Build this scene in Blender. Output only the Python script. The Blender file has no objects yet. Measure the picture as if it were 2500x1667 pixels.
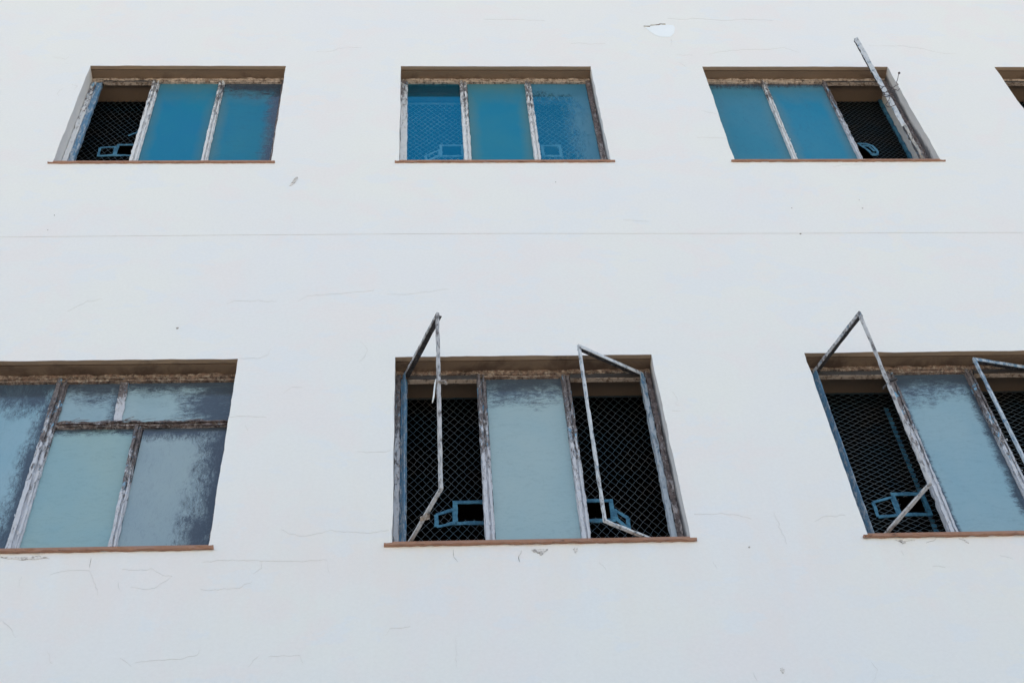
import bpy, bmesh, math, random
from mathutils import Vector, Matrix
import numpy as np
random.seed(7)
rng = np.random.default_rng(7)
sc = bpy.context.scene
R = math.radians

# ------------------------------------------------------------ camera, sky, sun, exposure
D = 4.5                      # distance from the photographer to the wall (m)
GROUND = 0.0
cam_data = bpy.data.cameras.new("camera")
cam = bpy.data.objects.new("camera", cam_data)
sc.collection.objects.link(cam)
cam.location = (0, 0, 1.6)
yaw, pitch, roll = 0.098025, 0.927881, 0.088119
cy_, sy_ = math.cos(yaw), math.sin(yaw)
cp_, sp_ = math.cos(pitch), math.sin(pitch)
cr_, sr_ = math.cos(roll), math.sin(roll)
def unyaw(x, y, z):
    return Vector((x * cy_ + y * sy_, -x * sy_ + y * cy_, z))
right0 = Vector((1, 0, 0)); fwd0 = Vector((0, cp_, sp_)); up0 = Vector((0, -sp_, cp_))
r1 = right0 * cr_ - up0 * sr_
u1 = right0 * sr_ + up0 * cr_
r1 = unyaw(*r1); u1 = unyaw(*u1); f1 = unyaw(*fwd0)
m = Matrix(((r1.x, u1.x, -f1.x), (r1.y, u1.y, -f1.y), (r1.z, u1.z, -f1.z)))
cam.rotation_euler = m.to_euler()
cam_data.sensor_width = 36.0
cam_data.lens = 3600.0 / 2500.0 * 36.0
cam_data.clip_end = 2000
sc.camera = cam

world = bpy.data.worlds.new("World")
sc.world = world
world.use_nodes = True
wn = world.node_tree
bg = wn.nodes["Background"]
sky = wn.nodes.new("ShaderNodeTexSky")
sky.sky_type = 'NISHITA'
sky.sun_disc = False
sky.sun_elevation = R(58)
sky.sun_rotation = R(0)
sky.air_density = 1.0
sky.dust_density = 3.0
sky.ozone_density = 1.0
wn.links.new(sky.outputs[0], bg.inputs[0])
bg.inputs[1].default_value = 0.15
sun_d = bpy.data.lights.new("sun", 'SUN')
sun_d.energy = 3.0
sun_d.angle = R(0.5)
sun_d.color = (1.0, 0.95, 0.88)
sun = bpy.data.objects.new("sun", sun_d)
sun.rotation_euler = Vector((0, -math.cos(R(58)), -math.sin(R(58)))).to_track_quat('-Z', 'Y').to_euler()
sun.location = (0, 30, 40)
sc.collection.objects.link(sun)
vs = sc.view_settings
vs.view_transform = 'Standard'
vs.look = 'None'
vs.gamma = 1.0
vs.use_curve_mapping = False
vs.exposure = 1.44
vs.use_white_balance = True          # camera white balance set for open shade
vs.white_balance_temperature = 7100
vs.white_balance_tint = 4.5
sc.cycles.max_bounces = 10
sc.cycles.transparent_max_bounces = 16

# ------------------------------------------------------------ helpers
ORG = {}
def origin(o):
    return ORG.get(o.name, Vector((0, 0, 0))) if o else Vector((0, 0, 0))

def obj(name, bm, mats, parent=None, org=None, label=None, cat=None, kind=None, group=None):
    """link a bmesh given in world coordinates as one object whose origin lies at its own base"""
    me = bpy.data.meshes.new(name)
    if org is None:
        xs = [v.co for v in bm.verts]
        lo = Vector((min(c.x for c in xs), min(c.y for c in xs), min(c.z for c in xs)))
        hi = Vector((max(c.x for c in xs), max(c.y for c in xs), max(c.z for c in xs)))
        org = Vector(((lo.x + hi.x) / 2, (lo.y + hi.y) / 2, lo.z))
    org = Vector(org)
    bmesh.ops.translate(bm, verts=bm.verts, vec=-org)
    bm.to_mesh(me); bm.free()
    for mt in (mats if isinstance(mats, (list, tuple)) else [mats]):
        me.materials.append(mt)
    o = bpy.data.objects.new(name, me)
    sc.collection.objects.link(o)
    if parent is not None:
        o.parent = parent
    o.location = org - origin(parent)
    ORG[o.name] = org
    if label: o["label"] = label
    if cat: o["category"] = cat
    if kind: o["kind"] = kind
    if group: o["group"] = group
    return o

def empty(name, loc, label, cat, group=None):
    o = bpy.data.objects.new(name, None)
    o.location = loc
    o.empty_display_size = 0.2
    sc.collection.objects.link(o)
    o["label"] = label; o["category"] = cat
    if group: o["group"] = group
    ORG[o.name] = Vector(loc)
    return o

def box(bm, lo, hi, mi=0):
    x0, y0, z0 = lo; x1, y1, z1 = hi
    v = [bm.verts.new(p) for p in ((x0,y0,z0),(x1,y0,z0),(x1,y1,z0),(x0,y1,z0),(x0,y0,z1),(x1,y0,z1),(x1,y1,z1),(x0,y1,z1))]
    for q in ((0,3,2,1),(4,5,6,7),(0,1,5,4),(1,2,6,5),(2,3,7,6),(3,0,4,7)):
        f = bm.faces.new([v[i] for i in q]); f.material_index = mi
    return v

def smooth_noise(n, amp, k=3):
    a = rng.normal(0, 1, n + 2 * k)
    a = np.convolve(a, np.ones(k) / k, 'same')[k:k + n] * math.sqrt(k)
    return a * amp

def bar(bm, p0, p1, u, v, prof, jit=0.0012, seg=0.014, chip=0.0, mi=0, dark=()):
    """sweep a profile (list of (a, b) in the u, v axes) from p0 to p1, with worn uneven edges"""
    p0, p1 = Vector(p0), Vector(p1); u = Vector(u).normalized(); v = Vector(v).normalized()
    L = (p1 - p0).length
    n = max(2, int(L / seg) + 1)
    m_ = len(prof)
    ja = [smooth_noise(n, jit) for _ in prof]; jb = [smooth_noise(n, jit) for _ in prof]
    ca = sum(a for a, b in prof) / m_; cb = sum(b for a, b in prof) / m_
    if chip:
        for k in range(m_):
            hits = rng.random(n) < 0.10
            w = np.convolve(hits * rng.uniform(0.3, 1.0, n) * chip, [0.5, 1, 0.6], 'same')
            d = Vector((prof[k][0] - ca, prof[k][1] - cb))
            if d.length > 1e-6: d.normalize()
            ja[k] = ja[k] - w * d.x; jb[k] = jb[k] - w * d.y
    rings = []
    for i in range(n):
        c = p0.lerp(p1, i / (n - 1))
        rings.append([bm.verts.new(c + u * (a + ja[k][i]) + v * (b + jb[k][i])) for k, (a, b) in enumerate(prof)])
    for i in range(n - 1):
        for k in range(m_):
            f = bm.faces.new((rings[i][k], rings[i][(k + 1) % m_], rings[i + 1][(k + 1) % m_], rings[i + 1][k]))
            f.material_index = 1 if k in dark else mi
    for r_, flip in ((rings[0], True), (rings[-1], False)):
        try:
            f = bm.faces.new(list(reversed(r_)) if flip else r_); f.material_index = mi
        except ValueError:
            pass

def rect(a0, a1, b0, b1):
    return [(a0, b0), (a1, b0), (a1, b1), (a0, b1)]

def flakes(bm, p0, p1, spread, n, size=0.008, ydepth=-0.002):
    """curled chips of old paint standing off a bar"""
    p0, p1 = Vector(p0), Vector(p1)
    for _ in range(n):
        c = p0.lerp(p1, random.random()) + Vector((random.uniform(-spread, spread), ydepth - random.random() * 0.002, 0))
        s = size * random.uniform(0.4, 1.5); h = s * random.uniform(0.7, 2.2)
        k = random.randint(5, 7); tilt = random.uniform(-0.5, 0.5); t2 = random.uniform(-.6, .3)
        vs_ = []
        for j in range(k):
            t = 2 * math.pi * j / k
            r_ = random.uniform(0.6, 1.0)
            x = math.cos(t) * s * r_ * .5; z = math.sin(t) * h * r_ * .5
            vs_.append(bm.verts.new(c + Vector((x, tilt * x + t2 * z - abs(z) * .2, z))))
        bm.faces.new(vs_)

# ------------------------------------------------------------ materials
def new_mat(name):
    mt = bpy.data.materials.new(name)
    mt.use_nodes = True
    nt = mt.node_tree
    return mt, nt, nt.nodes["Principled BSDF"]

def N(nt, kind, **kw):
    n = nt.nodes.new(kind)
    for k, v in kw.items():
        if isinstance(k, str) and hasattr(n, k): setattr(n, k, v)
    return n

def pos(nt, scale=(1, 1, 1), off=(0, 0, 0)):
    g = nt.nodes.new("ShaderNodeNewGeometry")
    mp = nt.nodes.new("ShaderNodeMapping")
    mp.inputs["Scale"].default_value = scale
    mp.inputs["Location"].default_value = off
    nt.links.new(g.outputs["Position"], mp.inputs["Vector"])
    return mp.outputs[0]

def noise(nt, vec, scale, detail=6, rough=0.6, dist=0.0):
    n = nt.nodes.new("ShaderNodeTexNoise")
    n.inputs["Scale"].default_value = scale
    n.inputs["Detail"].default_value = detail
    n.inputs["Roughness"].default_value = rough
    n.inputs["Distortion"].default_value = dist
    nt.links.new(vec, n.inputs["Vector"])
    return n.outputs["Fac"]

def ramp(nt, fac, p0, p1, c0=(0, 0, 0, 1), c1=(1, 1, 1, 1)):
    r_ = nt.nodes.new("ShaderNodeValToRGB")
    r_.color_ramp.elements[0].position = p0; r_.color_ramp.elements[0].color = c0
    r_.color_ramp.elements[1].position = p1; r_.color_ramp.elements[1].color = c1
    nt.links.new(fac, r_.inputs[0])
    return r_.outputs[0]

def mixc(nt, fac, a, b, blend='MIX'):
    n = nt.nodes.new("ShaderNodeMix"); n.data_type = 'RGBA'; n.blend_type = blend
    for s, v in ((n.inputs[0], fac), (n.inputs[6], a), (n.inputs[7], b)):
        if isinstance(v, (int, float)): s.default_value = v
        elif isinstance(v, tuple): s.default_value = v if len(v) == 4 else (*v, 1)
        else: nt.links.new(v, s)
    return n.outputs[2]

def mth(nt, op, a, b=0.0, c=0.0, clamp=False):
    n = nt.nodes.new("ShaderNodeMath"); n.operation = op; n.use_clamp = clamp
    for s, v in zip(n.inputs, (a, b, c)):
        if isinstance(v, (int, float)): s.default_value = v
        else: nt.links.new(v, s)
    return n.outputs[0]

def bump(nt, height, strength, dist, bsdf, normal_in=None):
    b = nt.nodes.new("ShaderNodeBump")
    b.inputs["Strength"].default_value = strength
    b.inputs["Distance"].default_value = dist
    nt.links.new(height, b.inputs["Height"])
    nt.links.new(b.outputs[0], bsdf.inputs["Normal"])

# painted render of the wall
WALL_COL = (0.80, 0.80, 0.79)
mat_wall, nt, b = new_mat("white_wall_paint")
p = pos(nt)
big = ramp(nt, noise(nt, p, 0.9, 4, 0.6), 0.36, 0.64)
col = mixc(nt, big, (0.785, 0.80, 0.81), (0.80, 0.815, 0.79))
patchy = ramp(nt, noise(nt, pos(nt, (1, 1, 1), (31, 7, 3)), 2.4, 5, 0.6, 0.6), 0.50, 0.62)
col = mixc(nt, mth(nt, 'MULTIPLY', patchy, 0.55), col, (0.815, 0.78, 0.775))
pale = ramp(nt, noise(nt, pos(nt, (1, 1, 1.6), (3, 17, 9)), 3.1, 5, 0.6, 0.3), 0.56, 0.60)
col = mixc(nt, mth(nt, 'MULTIPLY', pale, 0.55), col, (0.76, 0.80, 0.83))
fine = ramp(nt, noise(nt, pos(nt, (1, 1, 1)), 60, 4, 0.7), 0.3, 0.75, (0.965, 0.965, 0.965, 1), (1.02, 1.02, 1.02, 1))
col = mixc(nt, 1.0, col, fine, 'MULTIPLY')
# warm bounce glow below the lower sills, put into the colour as streaks
g_ = nt.nodes.new("ShaderNodeNewGeometry"); sp_z = nt.nodes.new("ShaderNodeSeparateXYZ"); nt.links.new(g_.outputs["Position"], sp_z.inputs[0])
glow_streaks = noise(nt, pos(nt, (1, 1, .16), (1, 6, 2)), 7, 6, 0.6)
zz = mth(nt, 'MULTIPLY', ramp(nt, mth(nt, 'SUBTRACT', sp_z.outputs[2], 5.2), 0.1, 0.85), ramp(nt, mth(nt, 'SUBTRACT', sp_z.outputs[2], 6.0), .10, .9, (1, 1, 1, 1), (0, 0, 0, 1)))
col = mixc(nt, mth(nt, 'MULTIPLY', mth(nt, 'MULTIPLY', ramp(nt, glow_streaks, .36, .70), zz), .5), col, (0.80, 0.745, 0.70))
# fine horizontal trowel scratches
scr = ramp(nt, noise(nt, pos(nt, (2.2, 1, 36), (5, 0, 1)), 2.2, 6, 0.7), 0.66, 0.74)
scrm = ramp(nt, noise(nt, pos(nt, (1, 1, 1), (9, 2, 4)), 1.4, 2, 0.5), 0.5, 0.65)
col = mixc(nt, mth(nt, 'MULTIPLY', mth(nt, 'MULTIPLY', scr, scrm), 0.45), col, (0.62, 0.60, 0.58))
nt.links.new(col, b.inputs["Base Color"])
b.inputs["Roughness"].default_value = 0.85
hh = mth(nt, 'ADD', mth(nt, 'MULTIPLY', noise(nt, p, 9, 3, 0.5), 1.0), mth(nt, 'MULTIPLY', noise(nt, p, 110, 3, 0.6), 0.25))
hh = mth(nt, 'ADD', hh, mth(nt, 'MULTIPLY', scr, -0.25))
bump(nt, hh, 0.35, 0.004, b)

# the head of each opening: dim warm bounce painted in as brown, dirty towards the frame
mat_soffit, nt, b = new_mat("shade_brown_dirty_soffit")
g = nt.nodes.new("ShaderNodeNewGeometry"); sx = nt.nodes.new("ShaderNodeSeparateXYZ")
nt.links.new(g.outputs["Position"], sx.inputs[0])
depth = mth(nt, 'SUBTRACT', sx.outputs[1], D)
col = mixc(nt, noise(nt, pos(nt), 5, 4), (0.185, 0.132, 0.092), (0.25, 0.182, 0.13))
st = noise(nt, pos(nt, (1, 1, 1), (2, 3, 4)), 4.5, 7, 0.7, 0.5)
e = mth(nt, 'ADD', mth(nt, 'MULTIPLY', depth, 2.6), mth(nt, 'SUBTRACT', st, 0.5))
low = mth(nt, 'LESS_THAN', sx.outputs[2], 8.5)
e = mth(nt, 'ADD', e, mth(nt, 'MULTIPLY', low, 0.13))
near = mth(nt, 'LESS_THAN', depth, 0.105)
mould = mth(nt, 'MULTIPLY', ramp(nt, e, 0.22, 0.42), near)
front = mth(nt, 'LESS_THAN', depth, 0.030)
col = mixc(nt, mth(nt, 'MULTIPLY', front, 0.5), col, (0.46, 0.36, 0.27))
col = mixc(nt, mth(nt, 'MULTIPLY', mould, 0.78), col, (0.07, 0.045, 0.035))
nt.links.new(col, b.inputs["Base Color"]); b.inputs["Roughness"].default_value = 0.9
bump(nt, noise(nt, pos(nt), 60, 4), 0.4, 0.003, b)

# side faces of the openings: white paint, black mould next to the frame
mat_reveal, nt, b = new_mat("reveal_paint")
g = nt.nodes.new("ShaderNodeNewGeometry"); sx = nt.nodes.new("ShaderNodeSeparateXYZ")
nt.links.new(g.outputs["Position"], sx.inputs[0])
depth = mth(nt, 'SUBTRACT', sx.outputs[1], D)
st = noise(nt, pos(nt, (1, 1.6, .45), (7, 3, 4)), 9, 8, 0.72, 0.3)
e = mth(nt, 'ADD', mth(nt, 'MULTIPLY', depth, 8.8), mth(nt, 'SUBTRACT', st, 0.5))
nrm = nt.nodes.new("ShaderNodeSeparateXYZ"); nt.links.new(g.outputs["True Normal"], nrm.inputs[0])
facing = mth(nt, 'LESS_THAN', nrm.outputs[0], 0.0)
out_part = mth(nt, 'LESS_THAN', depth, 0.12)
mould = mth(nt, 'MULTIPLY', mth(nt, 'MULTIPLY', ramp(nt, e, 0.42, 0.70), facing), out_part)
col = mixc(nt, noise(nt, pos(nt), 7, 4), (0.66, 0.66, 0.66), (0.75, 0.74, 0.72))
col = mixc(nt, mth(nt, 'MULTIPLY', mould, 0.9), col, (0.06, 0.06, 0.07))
nt.links.new(col, b.inputs["Base Color"]); b.inputs["Roughness"].default_value = 0.85
bump(nt, noise(nt, pos(nt), 70, 3), 0.3, 0.002, b)

def flaky(name, white=0.5, blue=0.3, top_rust=0.35, base=((0.035, 0.025, 0.022), (0.20, 0.15, 0.125)),
          whitec=(0.70, 0.72, 0.74), bluec=(0.13, 0.30, 0.45), vstretch=0.35):
    """old steel with layers of flaking paint; more bare metal towards the sheltered top"""
    mt, nt, b = new_mat(name)
    tc = nt.nodes.new("ShaderNodeTexCoord"); sx = nt.nodes.new("ShaderNodeSeparateXYZ")
    nt.links.new(tc.outputs["Generated"], sx.inputs[0])
    h = sx.outputs[2]
    n0 = noise(nt, pos(nt, (1, 1, 1)), 45, 7, 0.7)
    c = mixc(nt, ramp(nt, n0, 0.35, 0.62), (*base[0], 1), (*base[1], 1))
    nb = noise(nt, pos(nt, (1, 1, vstretch), (4, 1, 8)), 30, 9, 0.74, 0.5)
    mb = ramp(nt, nb, 0.62 - 0.3 * blue - .02, 0.62 - 0.3 * blue + .02)
    bl = mixc(nt, noise(nt, pos(nt), 25, 5), (*bluec, 1), tuple(min(1, x * 1.5) for x in bluec) + (1,))
    c = mixc(nt, mb, c, bl)
    nw = noise(nt, pos(nt, (1, 1, vstretch), (11, 5, 2)), 46, 9, 0.76, 0.5)
    e_ = mth(nt, 'SUBTRACT', nw, mth(nt, 'MULTIPLY', mth(nt, 'SUBTRACT', h, 0.45), top_rust))
    t = 0.66 - 0.32 * white
    mw = ramp(nt, e_, t - .04, t + .04)
    wc = mixc(nt, noise(nt, pos(nt), 30, 5), tuple(x * .82 for x in whitec) + (1,), (*whitec, 1))
    c = mixc(nt, mw, c, wc)
    crack = ramp(nt, noise(nt, pos(nt, (1.6, 1.6, .25), (1, 9, 2)), 60, 5, 0.7), 0.60, 0.68)
    c = mixc(nt, mth(nt, 'MULTIPLY', crack, 0.75), c, (0.06, 0.045, 0.04))
    nt.links.new(c, b.inputs["Base Color"])
    b.inputs["Roughness"].default_value = 0.75
    hh = mth(nt, 'ADD', mth(nt, 'MULTIPLY', mw, 1.0), mth(nt, 'MULTIPLY', n0, 0.5))
    bump(nt, hh, 0.8, 0.0025, b)
    return mt

GREY = ((0.045, 0.038, 0.040), (0.19, 0.165, 0.165))
M_mull_up = flaky("flaking_white_paint_on_steel", 0.88, 0.05, 0.28, base=GREY)
M_mull_low = flaky("flaking_grey_paint_on_steel", 0.72, 0.1, 0.42, base=GREY, whitec=(0.56, 0.59, 0.65))
M_rust = flaky("rusty_brown_frame_paint", 0.34, 0.0, 0.10, base=((0.04, 0.03, 0.03), (0.19, 0.15, 0.145)), whitec=(0.42, 0.39, 0.40), bluec=(.1, .12, .15))
M_head = flaky("peeling_cream_putty", 0.62, 0.0, 0.0, base=((0.06, 0.04, 0.032), (0.30, 0.22, 0.17)), whitec=(0.60, 0.51, 0.44), vstretch=1.0, bluec=(.3, .24, .2))
M_headlow = flaky("dark_peeling_putty", 0.38, 0.0, 0.0, base=((0.055, 0.038, 0.032), (0.30, 0.21, 0.165)), whitec=(0.50, 0.42, 0.35), vstretch=1.0, bluec=(.3, .22, .17))
M_blue = flaky("worn_blue_frame_paint", 0.40, 1.0, 0.05, base=GREY, bluec=(0.07, 0.17, 0.28), whitec=(0.40, 0.47, 0.55))
M_bluewhite = flaky("white_over_blue_paint", 0.72, 0.75, 0.1, base=GREY, bluec=(0.09, 0.19, 0.30), whitec=(0.50, 0.58, 0.66))
M_case_grey = flaky("weathered_grey_casement_paint", 0.66, 0.25, 0.05, base=GREY, bluec=(0.12, 0.17, 0.22), whitec=(0.50, 0.51, 0.53))
M_case_white = flaky("weathered_white_casement_paint", 0.74, 0.45, 0.0, base=GREY, bluec=(0.16, 0.26, 0.36), whitec=(0.60, 0.64, 0.68))
M_inner = flaky("dark_glazing_rebate", 0.18, 0.1, 0.0, base=((0.02, 0.02, 0.022), (0.09, 0.085, 0.09)), bluec=(0.07, 0.10, 0.14), whitec=(0.36, 0.36, 0.38))
M_wood = flaky("bare_weathered_bar", 0.35, 0.0, 0.0, base=((0.10, 0.08, 0.07), (0.36, 0.31, 0.27)), whitec=(0.55, 0.52, 0.50), bluec=(.2, .2, .2))

mat_dark, nt, b = new_mat("blackened_steel")
c = mixc(nt, noise(nt, pos(nt), 40, 6), (0.018, 0.018, 0.02), (0.07, 0.065, 0.065))
nt.links.new(c, b.inputs["Base Color"]); b.inputs["Roughness"].default_value = 0.8

mat_sill, nt, b = new_mat("terracotta_sill")
c = mixc(nt, noise(nt, pos(nt), 9, 6, .7), (0.27, 0.135, 0.095), (0.40, 0.24, 0.17))
wear = ramp(nt, noise(nt, pos(nt, (1, 3, 3), (4, 4, 4)), 14, 7, .7), 0.60, 0.68)
c = mixc(nt, wear, c, (0.14, 0.085, 0.07))
wear2 = ramp(nt, noise(nt, pos(nt, (1, 2, 2), (8, 1, 4)), 7, 7, .7), 0.66, 0.72)
c = mixc(nt, wear2, c, (0.58, 0.50, 0.44))
nt.links.new(c, b.inputs["Base Color"]); b.inputs["Roughness"].default_value = 0.8
bump(nt, noise(nt, pos(nt), 80, 5), 0.6, 0.002, b)

mat_wire, nt, b = new_mat("galvanised_mesh_paint")
c = mixc(nt, ramp(nt, noise(nt, pos(nt), 6, 5), .35, .65), (0.045, 0.088, 0.115), (0.095, 0.098, 0.096))
nt.links.new(c, b.inputs["Base Color"]); b.inputs["Roughness"].default_value = 0.6; b.inputs["Metallic"].default_value = 0.2

mat_wirelight, nt, b = new_mat("mesh_lit_tone_behind_glass")  # mesh behind glass: light coming through is put into a paler colour
c = mixc(nt, ramp(nt, noise(nt, pos(nt), 5, 5), .35, .65), (0.30, 0.42, 0.46), (0.66, 0.70, 0.70))
nt.links.new(c, b.inputs["Base Color"]); b.inputs["Roughness"].default_value = 0.6
mat_hatchlight, nt, b = new_mat("hatch_lit_tone_behind_glass")  # hatch behind glass, paler colour standing in for transmitted light
c = mixc(nt, ramp(nt, noise(nt, pos(nt), 26, 7, .7), .40, .56), (0.35, 0.60, 0.68), (0.62, 0.78, 0.82))
nt.links.new(c, b.inputs["Base Color"]); b.inputs["Roughness"].default_value = 0.6
mat_hatch, nt, b = new_mat("blue_hatch_paint")
c = mixc(nt, ramp(nt, noise(nt, pos(nt), 26, 7, .7), .40, .56), (0.015, 0.10, 0.18), (0.06, 0.22, 0.34))
c = mixc(nt, ramp(nt, noise(nt, pos(nt, (1, 1, 1), (3, 3, 3)), 30, 7, .7), .62, .66), c, (0.03, 0.04, 0.05))
nt.links.new(c, b.inputs["Base Color"]); b.inputs["Roughness"].default_value = 0.6

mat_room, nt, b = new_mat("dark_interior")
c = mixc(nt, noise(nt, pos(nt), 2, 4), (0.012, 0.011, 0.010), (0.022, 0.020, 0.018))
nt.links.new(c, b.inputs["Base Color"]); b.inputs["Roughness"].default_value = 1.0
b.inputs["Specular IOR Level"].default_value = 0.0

mat_crack, nt, b = new_mat("crack_dirt")
c = mixc(nt, ramp(nt, noise(nt, pos(nt), 14, 4), .4, .6), (0.71, 0.69, 0.675), (0.52, 0.49, 0.47))
nt.links.new(c, b.inputs["Base Color"]); b.inputs["Roughness"].default_value = 1.0
mat_crackdark, nt, b = new_mat("dark_crack_dirt")
c = mixc(nt, ramp(nt, noise(nt, pos(nt), 25, 5), .42, .58), (0.50, 0.48, 0.45), (0.14, 0.12, 0.11))
nt.links.new(c, b.inputs["Base Color"]); b.inputs["Roughness"].default_value = 1.0
mat_skim, nt, b = new_mat("pale_blue_undercoat")
c = mixc(nt, noise(nt, pos(nt), 12, 4), (0.80, 0.86, 0.90), (0.84, 0.89, 0.92))
nt.links.new(c, b.inputs["Base Color"]); b.inputs["Roughness"].default_value = 0.85
mat_stain, nt, b = new_mat("soot_stain")
c = mixc(nt, ramp(nt, noise(nt, pos(nt), 45, 6, .7), .38, .55), (0.22, 0.20, 0.19), (0.72, 0.70, 0.68))
nt.links.new(c, b.inputs["Base Color"]); b.inputs["Roughness"].default_value = 1.0

mat_wirerust, nt, b = new_mat("rusty_tie_wire")
c = mixc(nt, noise(nt, pos(nt), 60, 4), (0.03, 0.025, 0.025), (0.12, 0.10, 0.10))
nt.links.new(c, b.inputs["Base Color"]); b.inputs["Roughness"].default_value = 0.8

def glass(name, film, film2, opacity, wt=0.0, wr=0.0, wl=0.0, wb=0.0, amp=1.0, clear_tint=(0.30, 0.36, 0.42), fib=(1, 1, .5), see=0.5, gloss=0.12, seed=0, grey_edges=None, edge_soft=.42, spec=.5, mirror=None):
    """old glazing with a coat of translucent film, or sky reflection put in as film colour, worn off in ragged streaks along some edges"""
    mt, nt, b = new_mat(name)
    tc = nt.nodes.new("ShaderNodeTexCoord"); sx = nt.nodes.new("ShaderNodeSeparateXYZ")
    nt.links.new(tc.outputs["Generated"], sx.inputs[0])
    X, Z = sx.outputs[0], sx.outputs[2]
    cand = []
    inv = wt < 0 or wr < 0
    wt, wr = abs(wt), abs(wr)
    wob = mth(nt, 'MULTIPLY', mth(nt, 'SUBTRACT', noise(nt, pos(nt, (1, 1, .6), (seed * 1.7, 0, seed)), 3.0, 3, .5), .5), 1.5)
    if wt: cand.append(mth(nt, 'DIVIDE', mth(nt, 'SUBTRACT', 1.0, Z), wt))
    if wb: cand.append(mth(nt, 'DIVIDE', Z, wb))
    if wr: cand.append(mth(nt, 'DIVIDE', mth(nt, 'SUBTRACT', 1.0, X), wr))
    if wl: cand.append(mth(nt, 'DIVIDE', X, wl))
    if cand:
        e_ = cand[0]
        for q_ in cand[1:]: e_ = mth(nt, 'SMOOTH_MIN', e_, q_, 0.25)
        fibn = noise(nt, pos(nt, fib, (seed, seed * 3, 2)), 75, 6, 0.8, 1.5)
        fibb = noise(nt, pos(nt, fib, (seed * 2, seed, 5)), 22, 6, 0.75, 1.0)
        lowf = noise(nt, pos(nt, (1, 1, .7), (seed * 2, seed, 1)), 5.5, 4, 0.6, 0.4)
        e_ = mth(nt, 'MULTIPLY', e_, 0.62)
        e_ = mth(nt, 'ADD', e_, mth(nt, 'MULTIPLY', mth(nt, 'SUBTRACT', lowf, .5), 1.5 * amp))
        e_ = mth(nt, 'ADD', e_, mth(nt, 'MULTIPLY', wob, .35))
        s_ = ramp(nt, e_, 0.20, 0.20 + 2.2 * edge_soft)
        bell = mth(nt, 'MULTIPLY', mth(nt, 'MULTIPLY', s_, mth(nt, 'SUBTRACT', 1.0, s_)), 4.0)
        grain = mth(nt, 'ADD', mth(nt, 'MULTIPLY', mth(nt, 'SUBTRACT', fibn, .5), 2.6), mth(nt, 'MULTIPLY', mth(nt, 'SUBTRACT', fibb, .5), 2.4))
        mask = mth(nt, 'ADD', s_, mth(nt, 'MULTIPLY', grain, mth(nt, 'ADD', bell, .26)), 0.0, True)
        if inv: mask = mth(nt, 'SUBTRACT', 1.0, mask)
        mask = mth(nt, 'ADD', mth(nt, 'MULTIPLY', mask, opacity - .09), .09)
    else:
        mask = mth(nt, 'ADD', opacity, 0.0)
    cloud = ramp(nt, noise(nt, pos(nt, (1, 1, .7), (seed, 4, 1)), 2.6, 5, .55, .3), .36, .66)
    fc = mixc(nt, cloud, film, film2)
    if grey_edges:
        ee = mth(nt, 'MINIMUM', mth(nt, 'MINIMUM', X, mth(nt, 'SUBTRACT', 1.0, X)), mth(nt, 'MULTIPLY', Z, 1.6))
        ee = mth(nt, 'MINIMUM', ee, mth(nt, 'MULTIPLY', mth(nt, 'SUBTRACT', 1.0, Z), 0.75))
        ee = mth(nt, 'ADD', ee, mth(nt, 'MULTIPLY', mth(nt, 'SUBTRACT', noise(nt, pos(nt, (1, 1, 1), (seed, 2, 6)), 8, 4, .6), .5), .16))
        fc = mixc(nt, ramp(nt, ee, 0.015, 0.2, (1, 1, 1, 1), (0, 0, 0, 1)), fc, grey_edges)
    spk = ramp(nt, noise(nt, pos(nt), 190, 3, .6), .70, .76)
    fc = mixc(nt, mth(nt, 'MULTIPLY', spk, .35), fc, (.5, .55, .58))
    nt.links.new(fc, b.inputs["Base Color"])
    b.inputs["Roughness"].default_value = 0.38
    b.inputs["Specular IOR Level"].default_value = spec
    tr = nt.nodes.new("ShaderNodeBsdfTransparent"); tr.inputs[0].default_value = (*clear_tint, 1)
    gl = nt.nodes.new("ShaderNodeBsdfGlossy"); gl.inputs["Roughness"].default_value = gloss
    gl.inputs[0].default_value = (0.9, 0.93, 1, 1)
    grime = nt.nodes.new("ShaderNodeBsdfDiffuse"); grime.inputs[0].default_value = (0.070, 0.090, 0.135, 1)
    fr = nt.nodes.new("ShaderNodeFresnel"); fr.inputs[0].default_value = 1.5
    m0 = nt.nodes.new("ShaderNodeMixShader"); m0.inputs[0].default_value = see
    nt.links.new(grime.outputs[0], m0.inputs[1]); nt.links.new(tr.outputs[0], m0.inputs[2])
    m1 = nt.nodes.new("ShaderNodeMixShader")
    nt.links.new(fr.outputs[0], m1.inputs[0]); nt.links.new(m0.outputs[0], m1.inputs[1]); nt.links.new(gl.outputs[0], m1.inputs[2])
    if mirror:      # clean pane, blue of the reflected sky put into the gloss tint
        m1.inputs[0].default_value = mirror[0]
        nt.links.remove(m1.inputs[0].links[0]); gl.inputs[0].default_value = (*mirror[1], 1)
    m2 = nt.nodes.new("ShaderNodeMixShader")
    nt.links.new(mask, m2.inputs[0]); nt.links.new(m1.outputs[0], m2.inputs[1]); nt.links.new(b.outputs[0], m2.inputs[2])
    nt.links.new(m2.outputs[0], nt.nodes["Material Output"].inputs["Surface"])
    return mt

mat_edge, nt, b = new_mat("glass_edge")
for n_ in list(nt.nodes):
    if n_.type == 'BSDF_PRINCIPLED': nt.nodes.remove(n_)
t_ = nt.nodes.new("ShaderNodeBsdfTransparent"); t_.inputs[0].default_value = (.85, .9, .92, 1)
nt.links.new(t_.outputs[0], nt.nodes["Material Output"].inputs["Surface"])

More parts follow.
